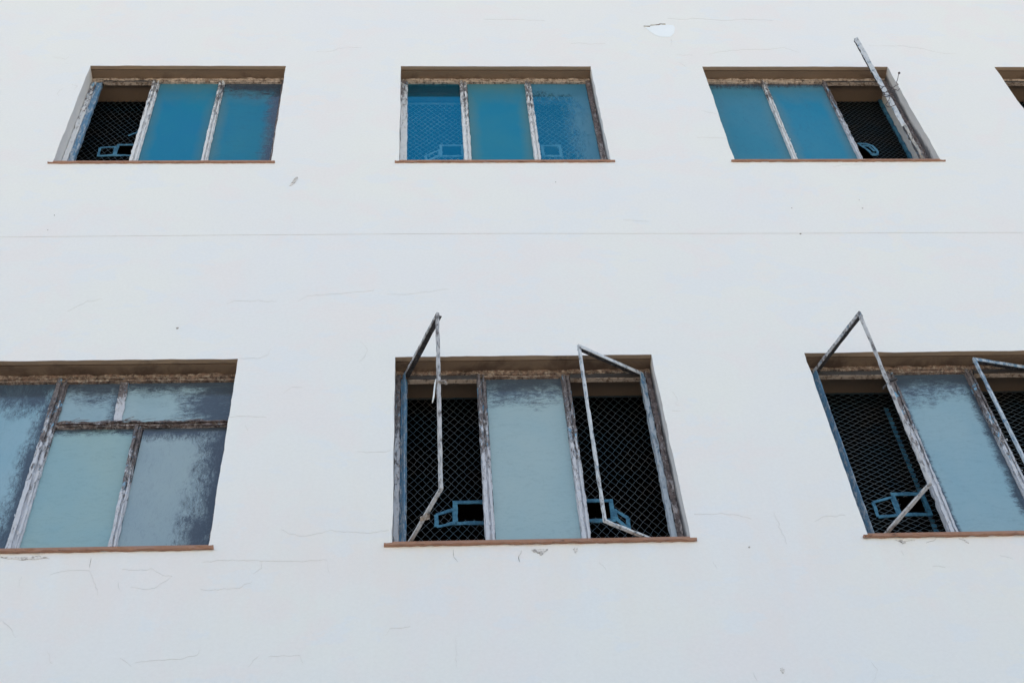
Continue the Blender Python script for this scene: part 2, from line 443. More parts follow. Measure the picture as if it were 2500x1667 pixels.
mat_ground, nt, b = new_mat("concrete_paving")
c = mixc(nt, noise(nt, pos(nt), 1.2, 6), (0.30, 0.25, 0.20), (0.40, 0.34, 0.28))
nt.links.new(c, b.inputs["Base Color"]); b.inputs["Roughness"].default_value = 0.95
bump(nt, noise(nt, pos(nt), 40, 4), .4, .01, b)

# ------------------------------------------------------------ ground
bm = bmesh.new()
vsx = [bm.verts.new(p_) for p_ in ((-600, -600, 0), (600, -600, 0), (600, 600, 0), (-600, 600, 0))]
bm.faces.new(vsx)
obj("ground", bm, mat_ground, kind="structure", org=(0, 0, 0))

# ------------------------------------------------------------ building
WX0, WX1, WTOP, THICK = -11.0, 14.0, 15.0, 0.262
F = D + 0.097                       # front of the window frames
UPZ = (9.493, 10.774); LOZ = (6.198, 7.514)
OPEN = {   # opening: x0, x1, z0, z1
    'w1': (-2.226, -0.923, *UPZ), 'w2': (-0.149, 1.148, *UPZ), 'w3': (1.919, 3.214, *UPZ), 'w3b': (3.971, 5.27, *UPZ),
    'w4': (-2.235, -0.935, *LOZ), 'w5': (-0.152, 1.145, *LOZ), 'w6': (1.931, 3.228, *LOZ)}
building = empty("building", ((WX0 + WX1) / 2, D, 0), "white plastered building with two rows of old steel windows, some hanging open", "building")

# the wall: front face with the openings cut out, heads with a drip groove, reveals
bm = bmesh.new()
edges = []
def loop(pts):
    vv = [bm.verts.new(p_) for p_ in pts]
    ee = [bm.edges.new((vv[i], vv[(i + 1) % len(vv)])) for i in range(len(vv))]
    edges.extend(ee)
    return vv
loop([(WX0, D, 0), (WX1, D, 0), (WX1, D, WTOP), (WX0, D, WTOP)])
rings = {}
def edge_pts(a, b_, n):
    out = []
    jz = smooth_noise(n + 1, 0.0016); jx = smooth_noise(n + 1, 0.0016)
    for i in range(n):
        t = i / n
        k = 0 if i == 0 else 1
        out.append((a[0] + (b_[0] - a[0]) * t + k * jx[i] * (abs(b_[1] - a[1]) > 0.1), D, a[1] + (b_[1] - a[1]) * t + k * jz[i] * (abs(b_[0] - a[0]) > 0.1)))
    return out
for k_, (x0, x1, z0, z1) in OPEN.items():
    c4 = [(x0, z0), (x1, z0), (x1, z1), (x0, z1)]
    sides = [edge_pts(c4[i], c4[(i + 1) % 4], 36) for i in range(4)]
    flat = [p_ for s in sides for p_ in s]
    vv = loop(flat)
    rings[k_] = vv
bmesh.ops.triangle_fill(bm, use_beauty=True, use_dissolve=False, edges=edges)
for f in list(bm.faces):        # drop anything filled inside an opening
    c = f.calc_center_median()
    for (x0, x1, z0, z1) in OPEN.values():
        if x0 + .004 < c.x < x1 - .004 and z0 + .004 < c.z < z1 - .004:
            bm.faces.remove(f); break
for f in bm.faces:
    f.material_index = 0
    f.normal_update()
    if f.normal.y > 0: f.normal_flip()
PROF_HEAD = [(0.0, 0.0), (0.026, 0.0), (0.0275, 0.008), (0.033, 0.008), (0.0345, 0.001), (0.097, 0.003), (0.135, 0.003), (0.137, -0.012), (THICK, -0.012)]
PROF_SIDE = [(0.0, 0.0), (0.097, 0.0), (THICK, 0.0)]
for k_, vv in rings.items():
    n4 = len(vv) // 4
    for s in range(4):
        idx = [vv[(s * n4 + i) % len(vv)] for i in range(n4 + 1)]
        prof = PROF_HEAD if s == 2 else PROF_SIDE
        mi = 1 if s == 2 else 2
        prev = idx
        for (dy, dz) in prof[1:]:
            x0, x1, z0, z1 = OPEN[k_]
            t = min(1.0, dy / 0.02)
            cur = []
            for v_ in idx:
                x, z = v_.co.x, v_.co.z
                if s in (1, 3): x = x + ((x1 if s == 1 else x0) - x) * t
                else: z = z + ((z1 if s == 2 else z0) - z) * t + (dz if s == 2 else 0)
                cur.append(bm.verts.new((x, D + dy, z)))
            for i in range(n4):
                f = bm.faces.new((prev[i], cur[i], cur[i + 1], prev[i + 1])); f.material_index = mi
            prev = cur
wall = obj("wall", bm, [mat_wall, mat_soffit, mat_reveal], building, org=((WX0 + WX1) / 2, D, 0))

# body of the building behind the wall: side walls, back wall, roof, inner floors
bm = bmesh.new()
DEEP = 9.0
y0 = D + THICK + .002
box(bm, (WX0, D + 0.004, 0.0), (WX0 + .2, D + DEEP, WTOP))
box(bm, (WX1 - .2, D + 0.004, 0.0), (WX1, D + DEEP, WTOP))
box(bm, (WX0 + .2, D + DEEP - .2, 0.0), (WX1 - .2, D + DEEP, WTOP))
obj("outer_wall", bm, mat_wall, building)
bm = bmesh.new()
box(bm, (WX0 + .2, D + 0.004, WTOP - .25), (WX1 - .2, D + DEEP - .2, WTOP - .02))
obj("roof", bm, mat_wall, building)
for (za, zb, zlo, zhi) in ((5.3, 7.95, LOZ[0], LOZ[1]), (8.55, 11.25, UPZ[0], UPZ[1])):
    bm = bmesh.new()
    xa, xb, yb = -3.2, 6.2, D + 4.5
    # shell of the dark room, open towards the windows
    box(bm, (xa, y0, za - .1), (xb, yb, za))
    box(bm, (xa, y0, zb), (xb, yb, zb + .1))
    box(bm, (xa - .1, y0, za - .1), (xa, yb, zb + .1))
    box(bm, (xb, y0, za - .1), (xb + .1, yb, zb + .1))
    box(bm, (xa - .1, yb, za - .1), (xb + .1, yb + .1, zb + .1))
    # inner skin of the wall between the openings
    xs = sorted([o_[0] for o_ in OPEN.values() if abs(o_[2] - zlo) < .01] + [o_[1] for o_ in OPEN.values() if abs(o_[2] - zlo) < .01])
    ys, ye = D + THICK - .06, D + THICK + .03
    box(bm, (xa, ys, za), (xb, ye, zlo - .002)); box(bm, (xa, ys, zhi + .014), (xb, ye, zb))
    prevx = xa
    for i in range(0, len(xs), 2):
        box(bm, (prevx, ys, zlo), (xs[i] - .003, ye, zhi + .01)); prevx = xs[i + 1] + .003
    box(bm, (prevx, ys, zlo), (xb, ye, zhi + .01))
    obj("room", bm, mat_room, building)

# ------------------------------------------------------------ windows
X, Y, Z = Vector((1, 0, 0)), Vector((0, 1, 0)), Vector((0, 0, 1))

def vbar(bm, x0, x1, z0, z1, y0_, y1_, jit=.0012, chip=0.0, dx=0.0):
    xm = (x0 + x1) / 2; w = (x1 - x0) / 2
    bar(bm, (xm, y0_, z0), (xm + dx, y0_, z1), X, Y, rect(-w, w, 0, y1_ - y0_), jit, .014, chip)
def hbar(bm, x0, x1, z0, z1, y0_, y1_, jit=.0012, chip=0.0, dz=0.0):
    zm = (z0 + z1) / 2; h = (z1 - z0) / 2
    bar(bm, (x0, y0_, zm), (x1, y0_, zm + dz), Z, Y, rect(-h, h, 0, y1_ - y0_), jit, .014, chip)

def pane(win, x0, x1, z0, z1, mt, yy=F + .018):
    bm = bmesh.new()
    box(bm, (x0, yy, z0), (x1, yy + .004, z1), 1)
    bm.faces.ensure_lookup_table()
    bm.faces[2].material_index = 0
    return obj("pane", bm, [mt, mat_edge], win)

def mullion(win, x, z0, z1, w=.034, mt=None, name="mullion", fins=True, side=0, dx=0.0):
    bm = bmesh.new()
    vbar(bm, x - w / 2, x + w / 2, z0, z1, F + .008, F + .03, .0012, .003, dx)
    if fins:
        vbar(bm, x - w * .42, x - w * .06, z0, z1, F - .006, F + .0075, .0013, .004, dx)
        vbar(bm, x + w * .16, x + w * .36, z0, z1, F - .001, F + .0072, .0013, .003, dx)
    flakes(bm, (x, F - .006, z0), (x + dx, F - .006, z1), w * .45, 26)
    return obj(name, bm, mt, win)

def transom(win, x0, x1, z0, z1, mt):
    bm = bmesh.new()
    hbar(bm, x0, x1, z0, z1, F + .008, F + .024, .0015, .004)
    hbar(bm, x0, x1, z0 + (z1 - z0) * .62, z1 - .002, F - .008, F + .0075, .002, .006)
    hbar(bm, x0, x1, z0 + .002, z0 + (z1 - z0) * .30, F - .002, F + .0075, .002, .005)
    # long curled strips of lifting paint
    for _ in range(26):
        xx = random.uniform(x0, x1 - .08); L = random.uniform(.03, .13)
        zz = random.uniform(z0 + .008, z1); dz = random.uniform(-.012, .014)
        p_ = Vector((xx, F - .012, zz)); q_ = Vector((xx + L, F - .012 - random.random() * .014, zz + dz))
        mid = (p_ + q_) / 2 + Vector((0, 0, random.uniform(-.004, .006)))
        w_ = random.uniform(.0012, .003)
        a1, a2, b1, b2, c1, c2 = [bm.verts.new(k + Z * s * w_) for k in (p_, mid, q_) for s in (-1, 1)]
        bm.faces.new((a1, b1, b2, a2)); bm.faces.new((b1, c1, c2, b2))
    return obj("transom", bm, mt, win)

def sill(win, x0, x1, z, up, left=.028, right=.03):
    pr, th = (.013, .010) if up else (.017, .012)
    top = z - (1.75 if up else 1.02) * pr
    bm = bmesh.new()
    bar(bm, (x0 - left, D - pr, top), (x1 + right, D - pr, top), Y, Z, [(0.0, 0.0), (.0015, -th + .002), (.006, -th), (pr - .001, -th), (pr - .001, 0.0)], .0012, .012, .005)
    box(bm, (x0 + .001, D - .0005, top - th * .2), (x1 - .001, F + .03, z + .004))
    return obj("sill", bm, mat_sill, win)

def wire_guard(win, x0, x1, z0, z1, cw, ch, seed=0, th=.0019, mt=None):
    """diamond mesh: two families of crossing ribs, slightly woven and uneven, in a thin rail"""
    bm = bmesh.new()
    yy = D + THICK - .004
    rr = random.Random(seed)
    slope = ch / cw
    H = z1 - z0
    for fam in (1, -1):
        step = cw
        n0 = int((x1 - x0 + H / slope) / step) + 2
        for i in range(-1, n0 + 1):
            base = (x0 - H / slope) + i * step if fam == 1 else x0 + i * step
            jx = rr.uniform(-.0015, .0015)
            # polyline along the rib
            pts = []
            m_ = int(H / (ch / 2)) + 1
            for j in range(m_ + 1):
                z = min(z0 + j * ch / 2, z1)
                x = base + jx + fam * (z - z0) / slope
                wx = .0045 * math.sin(z * 9 + seed) * math.sin(x * 8 + seed * 2) + .002 * math.sin(z * 23 + x * 17)
                wy = .006 * math.sin(x * 6 + seed) * math.sin(z * 5 + seed)
                if x0 - .001 <= x <= x1 + .001:
                    pts.append(Vector((x + wx * (x1 - .01 > x > x0 + .01) + rr.uniform(-.0012, .0012), yy - abs(wy) + (.0015 if (j + (fam > 0)) % 2 else -.0015), z + rr.uniform(-.0008, .0008))))
            for a, b_ in zip(pts, pts[1:]):
                d = (b_ - a); 
                if d.length < 1e-4: continue
                side = d.normalized().cross(Y) * th * .5
                o_ = Y * (th * .4)
                q1 = [bm.verts.new(p_) for p_ in (a + side, a - side, a - side + o_, a + side + o_)]
                q2 = [bm.verts.new(p_) for p_ in (b_ + side, b_ - side, b_ - side + o_, b_ + side + o_)]
                for k in range(4):
                    bm.faces.new((q1[k], q1[(k + 1) % 4], q2[(k + 1) % 4], q2[k]))
    box(bm, (x0, yy - .003, z1 - .004), (x1, yy + .006, z1 + .008))
    o = obj("wire_guard", bm, mt or mat_wire, win, kind="stuff")
    return o

def hatch(win, x0, x1, z0, z1, w=.022, trap=None, mt=None):
    """flat blue hoop round the hand hole cut in the guard"""
    yy = D + THICK - .009
    bm = bmesh.new()
    hbar(bm, x0, x1, z1 - w, z1, yy, yy + .004, .001, .002)
    hbar(bm, x0, x1, z0, z0 + w, yy, yy + .004, .001, .002)
    vbar(bm, x0, x0 + w, z0 + w, z1 - w, yy - .0005, yy + .0035, .001, .002)
    vbar(bm, x1 - w, x1, z0 + w, z1 - w, yy - .0005, yy + .0035, .001, .002)
    if trap:
        pts = [Vector((a, yy - .002, b_)) for a, b_ in trap]
        for a, b_ in zip(pts, pts[1:] + pts[:1]):
            d = (b_ - a).normalized(); s_ = d.cross(Y)
            bar(bm, a, b_, s_, Y, rect(-w * .42, w * .42, 0, .0035), .001, .014, .002)
    return obj("hatch_frame", bm, mt or mat_hatch, win)

def cut_hole(guard, x0, x1, z0, z1):
    """remove the ribs of a guard inside the hand hole"""
    me = guard.data
    bm = bmesh.new(); bm.from_mesh(me)
    o_ = ORG[guard.name]
    kill = [f for f in bm.faces if x0 < f.calc_center_median().x + o_.x < x1 and z0 < f.calc_center_median().z + o_.z < z1]
    bmesh.ops.delete(bm, geom=kill, context='FACES')
    bm.to_mesh(me); bm.free()

def casement(win, hinge, tip, z0, z1, mt, w=.016, dpt=.014, flip=1, rail=.034, hw=None, hmt=None, name="casement", tilt=0.0, jit=.0003, chip=.0022):
    """open steel sash with its glass gone: four angle bars"""
    h, t = Vector((*hinge, 0)), Vector((*tip, 0))
    u = (t - h).normalized(); n_ = u.cross(Z) * -flip
    L = (t - h).length
    bm = bmesh.new()
    h = h - n_ * .004; t = t - n_ * .004
    # L profiles: a flat in the plane of the sash and a leg square to it
    def ang(p0, p1, inward, w, dpt, mi=0):
        bar(bm, p0, p1, inward, n_, [(0, 0), (w, 0), (w, .004), (.005, .004), (.005, dpt), (0, dpt)], jit, .016, chip, mi, (2, 3))
    ang(h + Z * z0, h + Z * z1, u, hw or w, dpt, 2)
    ang(t + Z * (z0 + tilt), t + Z * (z1 + tilt), -u, w, dpt)
    ang(h + Z * z1 + u * .004, t + Z * (z1 + tilt) - u * .012, -Z, .024, rail)
    ang(h + Z * z0 + u * .004, t + Z * (z0 + tilt) - u * .004, Z, .012, .016)
    return obj(name, bm, [mt, M_inner, hmt or mt], win)

FIBH = (.55, 1, 1.3); FIBV = (1.3, 1, .5)
TEAL = (.20, .37, .42); TEAL2 = (.24, .42, .42)
G = dict(  # a to g: blue sky reflection put into film and gloss colours
    a=glass("glass_sky_tint", (.0, .165, .31), (.0, .18, .30), .95, seed=1, grey_edges=(.05, .18, .245), spec=.08),
    b=glass("glass_sky_tint_worn_corner", (.0, .16, .295), (.01, .18, .28), .95, wt=.12, wr=.16, amp=.9, fib=FIBH, seed=2, grey_edges=(.07, .19, .24), spec=.10),
    c=glass("glass_sky_gloss_tint", (.0, .20, .40), (.0, .19, .38), .14, seed=3, clear_tint=(.85, .97, 1.0), see=.97, gloss=.04, spec=.2, mirror=(.38, (.0, .40, .60))),
    d=glass("glass_teal_sky_tint", (.0, .18, .31), (.01, .19, .29), .95, seed=4, grey_edges=(.06, .19, .235), spec=.08),
    e=glass("glass_sky_gloss_tint_misted_side", (.05, .19, .29), (.07, .20, .28), .93, wt=-.16, wr=-.34, amp=.7, seed=5, clear_tint=(.85, .97, 1.0), see=.97, gloss=.04, fib=FIBV, spec=.2, mirror=(.38, (.0, .42, .60))),
    f=glass("glass_sky_tint_misted", (.015, .19, .30), (.04, .20, .30), .95, wt=.05, amp=.6, seed=6, grey_edges=(.06, .20, .27), spec=.15),
    g=glass("glass_sky_tint_plain", (.0, .19, .335), (.02, .20, .32), .95, wt=.03, amp=.5, seed=7, grey_edges=(.07, .20, .27), spec=.12),
    h=glass("frosted_film_worn_right", (.25, .40, .48), (.21, .38, .47), .96, wt=.16, wr=.16, fib=FIBV, seed=8),
    i=glass("frosted_film_worn_top", (.28, .40, .46), (.24, .37, .43), .96, wt=.42, wr=.16, fib=FIBH, seed=9),
    j=glass("frosted_film_worn_half", (.30, .42, .46), (.26, .39, .44), .96, wt=.22, wr=.42, fib=FIBH, seed=10),
    k=glass("frosted_teal_film", (.26, .39, .40), (.21, .37, .43), .98, wt=.05, amp=.7, fib=FIBH, seed=11, edge_soft=.3),
    l=glass("frosted_grey_film_streaked", (.28, .37, .40), (.24, .33, .38), .97, wt=.07, wr=.30, fib=FIBV, seed=12),
    m=glass("frosted_pale_film", (.31, .42, .44), (.27, .40, .44), .98, wt=.11, amp=.85, fib=FIBH, seed=13),
    n=glass("frosted_blue_film", (.24, .38, .44), (.20, .355, .435), .98, wt=.13, wr=.085, wl=.04, amp=.8, fib=FIBH, seed=14),
)

def base_window(key, label, head_mt, left=None, right=None, lw=.03, rw=.03, sill_l=.026, sill_r=.025):
    x0, x1, z0, z1 = OPEN[key]
    up = z0 > 8
    bm = bmesh.new()
    hh = .037 if up else .043
    # head rail with crumbling putty
    hbar(bm, x0 + .002, x1 - .002, z1 - hh * .66, z1 + .001, F - .004, F + .022, .0022, .005)
    head_bm = bm; bm = bmesh.new()
    # crumbs of putty
    for _ in range(60):
        xx = random.uniform(x0 + .01, x1 - .01); s = random.uniform(.003, .008)
        c = Vector((xx, F - .005, z1 - random.uniform(0, hh * .6)))
        vv = [bm.verts.new(c + Vector((random.uniform(-1, 1) * s * 1.6, random.uniform(-.5, .3) * s, random.uniform(-.7, .7) * s))) for _k in range(4)]
        for q in ((0, 1, 2), (0, 2, 3), (0, 3, 1), (1, 3, 2)): bm.faces.new([vv[i] for i in q])
    win = obj("window", head_bm, head_mt, building, label=label)
    obj("putty_crumbs", bm, head_mt, win, kind="stuff")
    b2 = bmesh.new(); hbar(b2, x0 + .002, x1 - .002, z0 + .004, z0 + .022, F + .004, F + .03, .001, .002)
    obj("bottom_rail", b2, head_mt, win)
    b2 = bmesh.new(); hbar(b2, x0 + .002, x1 - .002, z1 - hh, z1 - hh * .64, F + .003, F + .022, .0014, .002)
    obj("head_rail", b2, head_mt, win)
    zt = z1 - hh
    if left:
        b2 = bmesh.new(); vbar(b2, x0 + .002, x0 + lw, z0 + .004, z1 - .004, F - .002, F + .03, .0014, .004)
        flakes(b2, (x0 + lw / 2, F - .004, z0), (x0 + lw / 2, F - .004, z1), lw * .5, 30)
        obj("jamb", b2, left, win)
    if right:
        b2 = bmesh.new(); vbar(b2, x1 - rw, x1 - .002, z0 + .004, z1 - .004, F - .002, F + .03, .0014, .004)
        flakes(b2, (x1 - rw / 2, F - .004, z0), (x1 - rw / 2, F - .004, z1), rw * .5, 24)
        obj("jamb", b2, right, win)
    sill(win, x0, x1, z0, up, sill_l, sill_r)
    return win, zt

def open_head(win, x0, x1, zt):
    """dark steel rebate over a bay whose sash stands open"""
    bm = bmesh.new()
    lo_ = .006 if zt > 8 else .020
    hbar(bm, x0, x1, zt - lo_, zt + .014, F - .001, F + .026, .001, .002)
    o = obj("head_rebate", bm, mat_dark, win)
    bm = bmesh.new()
    hbar(bm, x0, x1, zt - lo_ - .0022, zt - lo_ - .0004, F + .000, F + .026, .0004, .0006)
    obj("rebate_edge", bm, M_head, win)

def inner_stile(win, x0, x1, z0, z1, mt, y1_=F + .034, y0_=F + .004):
    bm = bmesh.new()
    vbar(bm, x0, x1, z0, z1, y0_, y1_, .0012, .003)
    return obj("stile", bm, mt, win)

zg0u, zg0l = UPZ[0] + .006, LOZ[0] + .006

# --- upper row, first window
w, zt = base_window('w1', "upper row window above the joint, leftmost, its left bay open with the sash missing", M_head, None, M_rust)
inner_stile(w, -2.222, -2.19, UPZ[0] + .004, UPZ[1] - .05, M_mull_up, F + .03, F - .003)
inner_stile(w, -2.189, -2.152, UPZ[0] + .004, UPZ[1] - .05, M_blue, F + .03, F + .005)
mullion(w, -1.790, UPZ[0] + .02, UPZ[1] - .02, .052, M_mull_up, dx=-.006)
mullion(w, -1.357, UPZ[0] + .02, UPZ[1] - .03, .040, M_mull_up)
open_head(w, -2.145, -1.815, zt)
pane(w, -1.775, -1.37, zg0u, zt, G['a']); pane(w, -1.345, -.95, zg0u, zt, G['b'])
gd = wire_guard(w, -2.222, -1.70, UPZ[0], UPZ[1] + .005, .041, .062, 1)
cut_hole(gd, -1.965, -1.82, 10.025, 10.14)
hatch(w, -1.985, -1.80, 10.004, 10.159, .018, [(-2.085, 10.11), (-1.985, 10.12), (-1.985, 10.01), (-2.08, 10.0)])
bm = bmesh.new()
pl = [(-1.925, 10.245), (-1.90, 10.27), (-1.875, 10.29), (-1.865, 10.33), (-1.85, 10.37), (-1.835, 10.375)]
for (a, c), (d, e_) in zip(pl, pl[1:]):
    bar(bm, (a, D + .24, c), (d, D + .24, e_), Vector((-(e_ - c), 0, d - a)), Y, rect(-.006, .006, 0, .002), .0006, .01)
obj("paint_peel", bm, mat_hatch, w)

# --- upper row, second window
w, zt = base_window('w2', "upper row window with all three blue panes shut and wire mesh showing through", M_head, M_mull_up, M_rust, .045, .032)
mullion(w, .278, UPZ[0] + .02, UPZ[1] - .03, .048, M_mull_up, dx=-.004)
mullion(w, .716, UPZ[0] + .02, UPZ[1] - .03, .044, M_mull_up)
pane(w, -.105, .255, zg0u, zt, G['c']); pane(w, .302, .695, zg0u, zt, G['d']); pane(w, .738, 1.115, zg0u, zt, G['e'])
gd = wire_guard(w, -.145, .34, UPZ[0], UPZ[1] - .05, .041, .058, 2, .0032, mat_wirelight)
cut_hole(gd, .125, .245, 10.0, 10.125)
hatch(w, .104, .265, 9.984, 10.143, .018, [(.01, 9.99), (.104, 10.07), (.104, 10.0), (.02, 9.93)], mat_hatchlight)
gd = wire_guard(w, .66, 1.144, UPZ[0], UPZ[1] - .05, .041, .058, 3, .0032, mat_wirelight)
cut_hole(gd, .79, .885, 10.0, 10.12)
hatch(w, .77, .905, 9.981, 10.138, .018, None, mat_hatchlight)

# --- upper row, third window
w, zt = base_window('w3', "upper row window with two shut blue panes and its right sash swung open edge-on", M_head, M_mull_up, M_rust, .02, .032)
mullion(w, 2.352, UPZ[0] + .02, UPZ[1] - .012, .034, M_mull_up)
mullion(w, 2.776, UPZ[0] + .02, UPZ[1] - .02, .030, M_mull_low)
open_head(w, 2.79, 3.18, zt)
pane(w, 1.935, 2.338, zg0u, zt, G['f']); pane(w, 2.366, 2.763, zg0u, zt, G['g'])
casement(w, (3.178, F + .0), (2.950, 4.262), UPZ[0] + .012, UPZ[1] - .035, M_case_white, .022, .027, -1, chip=.008, jit=.0012)
gd = wire_guard(w, 2.70, 3.211, UPZ[0], UPZ[1] + .005, .036, .040, 4)
cut_hole(gd, 2.86, 2.96, 9.96, 10.11)
bm = bmesh.new()
for pl, yy in (([(2.89, 10.14), (2.94, 10.14), (2.985, 10.11), (3.0, 10.03), (2.985, 9.985), (2.95, 9.985), (2.945, 10.05)], 0), ([(2.90, 10.12), (2.93, 10.06), (2.95, 10.0), (2.98, 9.995)], .004), ([(2.92, 10.11), (2.96, 10.10), (2.98, 10.03)], .002)):
    for (a, c), (d, e_) in zip(pl, pl[1:]):
        bar(bm, (a, D + THICK - .014 - yy, c), (d, D + THICK - .014 - yy, e_), Vector((-(e_ - c), 0, d - a)), Y, rect(-.008, .008, 0, .003), .001, .012, .002)
obj("hatch_frame", bm, mat_hatch, w)
inner_stile(w, 3.19, 3.209, UPZ[0], UPZ[1], mat_hatch, D + THICK, D + THICK - .02)
bm = bmesh.new()
bar(bm, (3.075, F + .03, UPZ[0] + .0), (3.055, F + .03, UPZ[0] + .11), X, Y, rect(-.006, .006, 0, .004), .0006)
bar(bm, (3.055, F + .03, UPZ[0] + .11), (3.095, F + .03, UPZ[0] + .075), Z, Y, rect(-.006, .006, 0, .004), .0006)
obj("stay", bm, mat_dark, w)

# --- upper row, fourth window, cut by the right edge of the photo
w, zt = base_window('w3b', "upper row window at the top right corner, only its dark left corner in view", M_head, M_rust, M_rust)
mullion(w, 4.41, UPZ[0] + .02, UPZ[1] - .03, .034, M_mull_up)
mullion(w, 4.84, UPZ[0] + .02, UPZ[1] - .03, .034, M_mull_up)
open_head(w, 4.0, 4.395, zt)
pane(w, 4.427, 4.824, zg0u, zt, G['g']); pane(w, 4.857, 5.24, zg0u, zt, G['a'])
wire_guard(w, 3.975, 4.50, UPZ[0], UPZ[1] + .005, .041, .058, 5)

# --- lower row, left window: transom and frosted panes
w, zt = base_window('w4', "lower left window, fully glazed with streaked frosted panes and a cross bar of peeling paint", M_headlow, M_mull_low, M_rust, .03, .018)
mullion(w, -1.803, LOZ[0] + .02, LOZ[1] - .02, .058, M_mull_low)
transom(w, -1.772, -.953, 7.118, 7.148, M_rust)
mullion(w, -1.486, 7.152, LOZ[1] - .03, .040, M_mull_low, fins=False, dx=-.012)
mullion(w, -1.370, LOZ[0] + .02, 7.117, .038, M_mull_low, fins=True, dx=-.008)
pane(w, -2.2, -1.828, zg0l, zt, G['h'])
pane(w, -1.776, -1.50, 7.15, zt, G['i']); pane(w, -1.478, -.952, 7.15, zt, G['j'])
pane(w, -1.776, -1.388, zg0l, 7.122, G['k']); pane(w, -1.355, -.952, zg0l, 7.122, G['l'])

# --- lower row, middle window: both outer sashes open
w, zt = base_window('w5', "lower middle window, both glassless side sashes swung out and one pale frosted pane between them", M_headlow, M_mull_low, M_rust, .026, .030, .034)
inner_stile(w, -.124, -.093, LOZ[0] + .012, LOZ[1] - .05, M_blue)
inner_stile(w, 1.088, 1.114, LOZ[0] + .012, LOZ[1] - .06, M_bluewhite)
mullion(w, .280, LOZ[0] + .02, LOZ[1] - .03, .046, M_mull_low)
mullion(w, .707, LOZ[0] + .02, LOZ[1] - .04, .044, M_mull_low)
open_head(w, -.09, .258, zt); open_head(w, .73, 1.088, zt)
pane(w, .304, .685, zg0l, zt, G['m'])
casement(w, (-.112, F - .004), (.060, 4.20), LOZ[0] + .012, LOZ[1] - .035, M_case_grey, .017, .014, 1, .034, .030, M_blue)
casement(w, (1.106, F - .004), (.762, 4.405), LOZ[0] + .012, LOZ[1] - .035, M_case_white, .013, .013, -1, .034, .024, M_bluewhite)
gd = wire_guard(w, -.148, .36, LOZ[0], LOZ[1] - .012, .0405, .057, 6)
cut_hole(gd, .14, .27, 6.585, 6.705)
hatch(w, .121, .29, 6.563, 6.727, .022, [(.043, 6.632), (.128, 6.665), (.128, 6.575), (.043, 6.552)])
gd = wire_guard(w, .62, 1.141, LOZ[0], LOZ[1] - .012, .0405, .057, 7)
cut_hole(gd, .70, .86, 6.585, 6.705)
hatch(w, .66, .879, 6.567, 6.723, .022, [(.879, 6.65), (.936, 6.588), (.931, 6.515), (.885, 6.58)])
bm = bmesh.new()      # latch on the meeting edge of the open left sash, with a stub of blue glass
bar(bm, (.050, 4.20, 6.93), (.088, 4.19, 6.925), Z, Y, rect(-.006, .006, 0, .012), .001, .008, .002)
bar(bm, (.088, 4.19, 6.925), (.094, 4.188, 6.905), X, Y, rect(-.005, .005, 0, .012), .001, .008)
obj("latch", bm, M_wood, w)
bm = bmesh.new()
vv = [bm.verts.new(p_) for p_ in ((.040, 4.235, 6.965), (.046, 4.21, 6.965), (.036, 4.24, 6.865), (.028, 4.26, 6.85))]
bm.faces.new(vv); r_ = bmesh.ops.extrude_face_region(bm, geom=bm.faces[:]); bmesh.ops.translate(bm, verts=[e2 for e2 in r_['geom'] if isinstance(e2, bmesh.types.BMVert)], vec=(.003, .001, 0))
obj("glass_shard", bm, mat_skim, w)
bm = bmesh.new()
bar(bm, (-.03, 4.36, 6.20), (.012, 4.345, 6.205), Z, Y, rect(-.006, .008, 0, .02), .0015, .008, .003)
obj("stay_bracket", bm, M_wood, w)

# --- lower row, right window, cut by the right edge of the photo
w, zt = base_window('w6', "lower right window, left sash flung wide over diamond mesh, frosted blue pane beside it", M_headlow, M_blue, M_rust, .022, .032)
inner_stile(w, 1.958, 1.992, LOZ[0] + .012, LOZ[1] - .05, M_blue)
mullion(w, 2.372, LOZ[0] + .02, LOZ[1] - .04, .046, M_mull_low, dx=.006)
mullion(w, 2.796, LOZ[0] + .02, LOZ[1] - .03, .044, M_mull_low)
open_head(w, 1.992, 2.35, zt); open_head(w, 2.82, 3.19, zt)
pane(w, 2.396, 2.774, zg0l, zt, G['n'])
casement(w, (1.980, F - .004), (2.160, 4.215), LOZ[0] + .012, LOZ[1] - .035, M_case_grey, .014, .012, 1, .034, .030, M_blue)
casement(w, (3.186, F - .004), (2.802, 4.515), LOZ[0] + .012, LOZ[1] - .035, M_bluewhite, .014, .014, -1)
gd = wire_guard(w, 1.935, 2.44, LOZ[0], LOZ[1] - .012, .052, .034, 8, .0026)
cut_hole(gd, 2.24, 2.365, 6.59, 6.715)
hatch(w, 2.219, 2.384, 6.573, 6.735, .020, [(2.12, 6.67), (2.219, 6.70), (2.219, 6.58), (2.118, 6.568)])
gd = wire_guard(w, 2.70, 3.224, LOZ[0], LOZ[1] - .012, .052, .034, 9, .0026)
bm = bmesh.new()
yy = D + THICK + .02
for k in range(34):     # perforated strap hanging behind the mesh
    z = LOZ[0] + .01 + k * .036
    n8 = [bm.verts.new((2.385 + .0005 * k * -.3 + math.cos(a * math.pi / 4) * .013, yy, z + math.sin(a * math.pi / 4) * .016)) for a in range(8)]
    n9 = [bm.verts.new(v_.co + Vector((0, .004, 0))) for v_ in n8]
    bm.faces.new(n8); bm.faces.new(list(reversed(n9)))
    for a in range(8): bm.faces.new((n8[a], n9[a], n9[(a + 1) % 8], n8[(a + 1) % 8]))
bar(bm, (2.383, yy + .005, LOZ[0] + .01), (2.379, yy + .005, LOZ[1] - .1), X, Y, rect(-.008, .008, 0, .003), .0006)
obj("strap", bm, mat_hatch, w)
bm = bmesh.new()
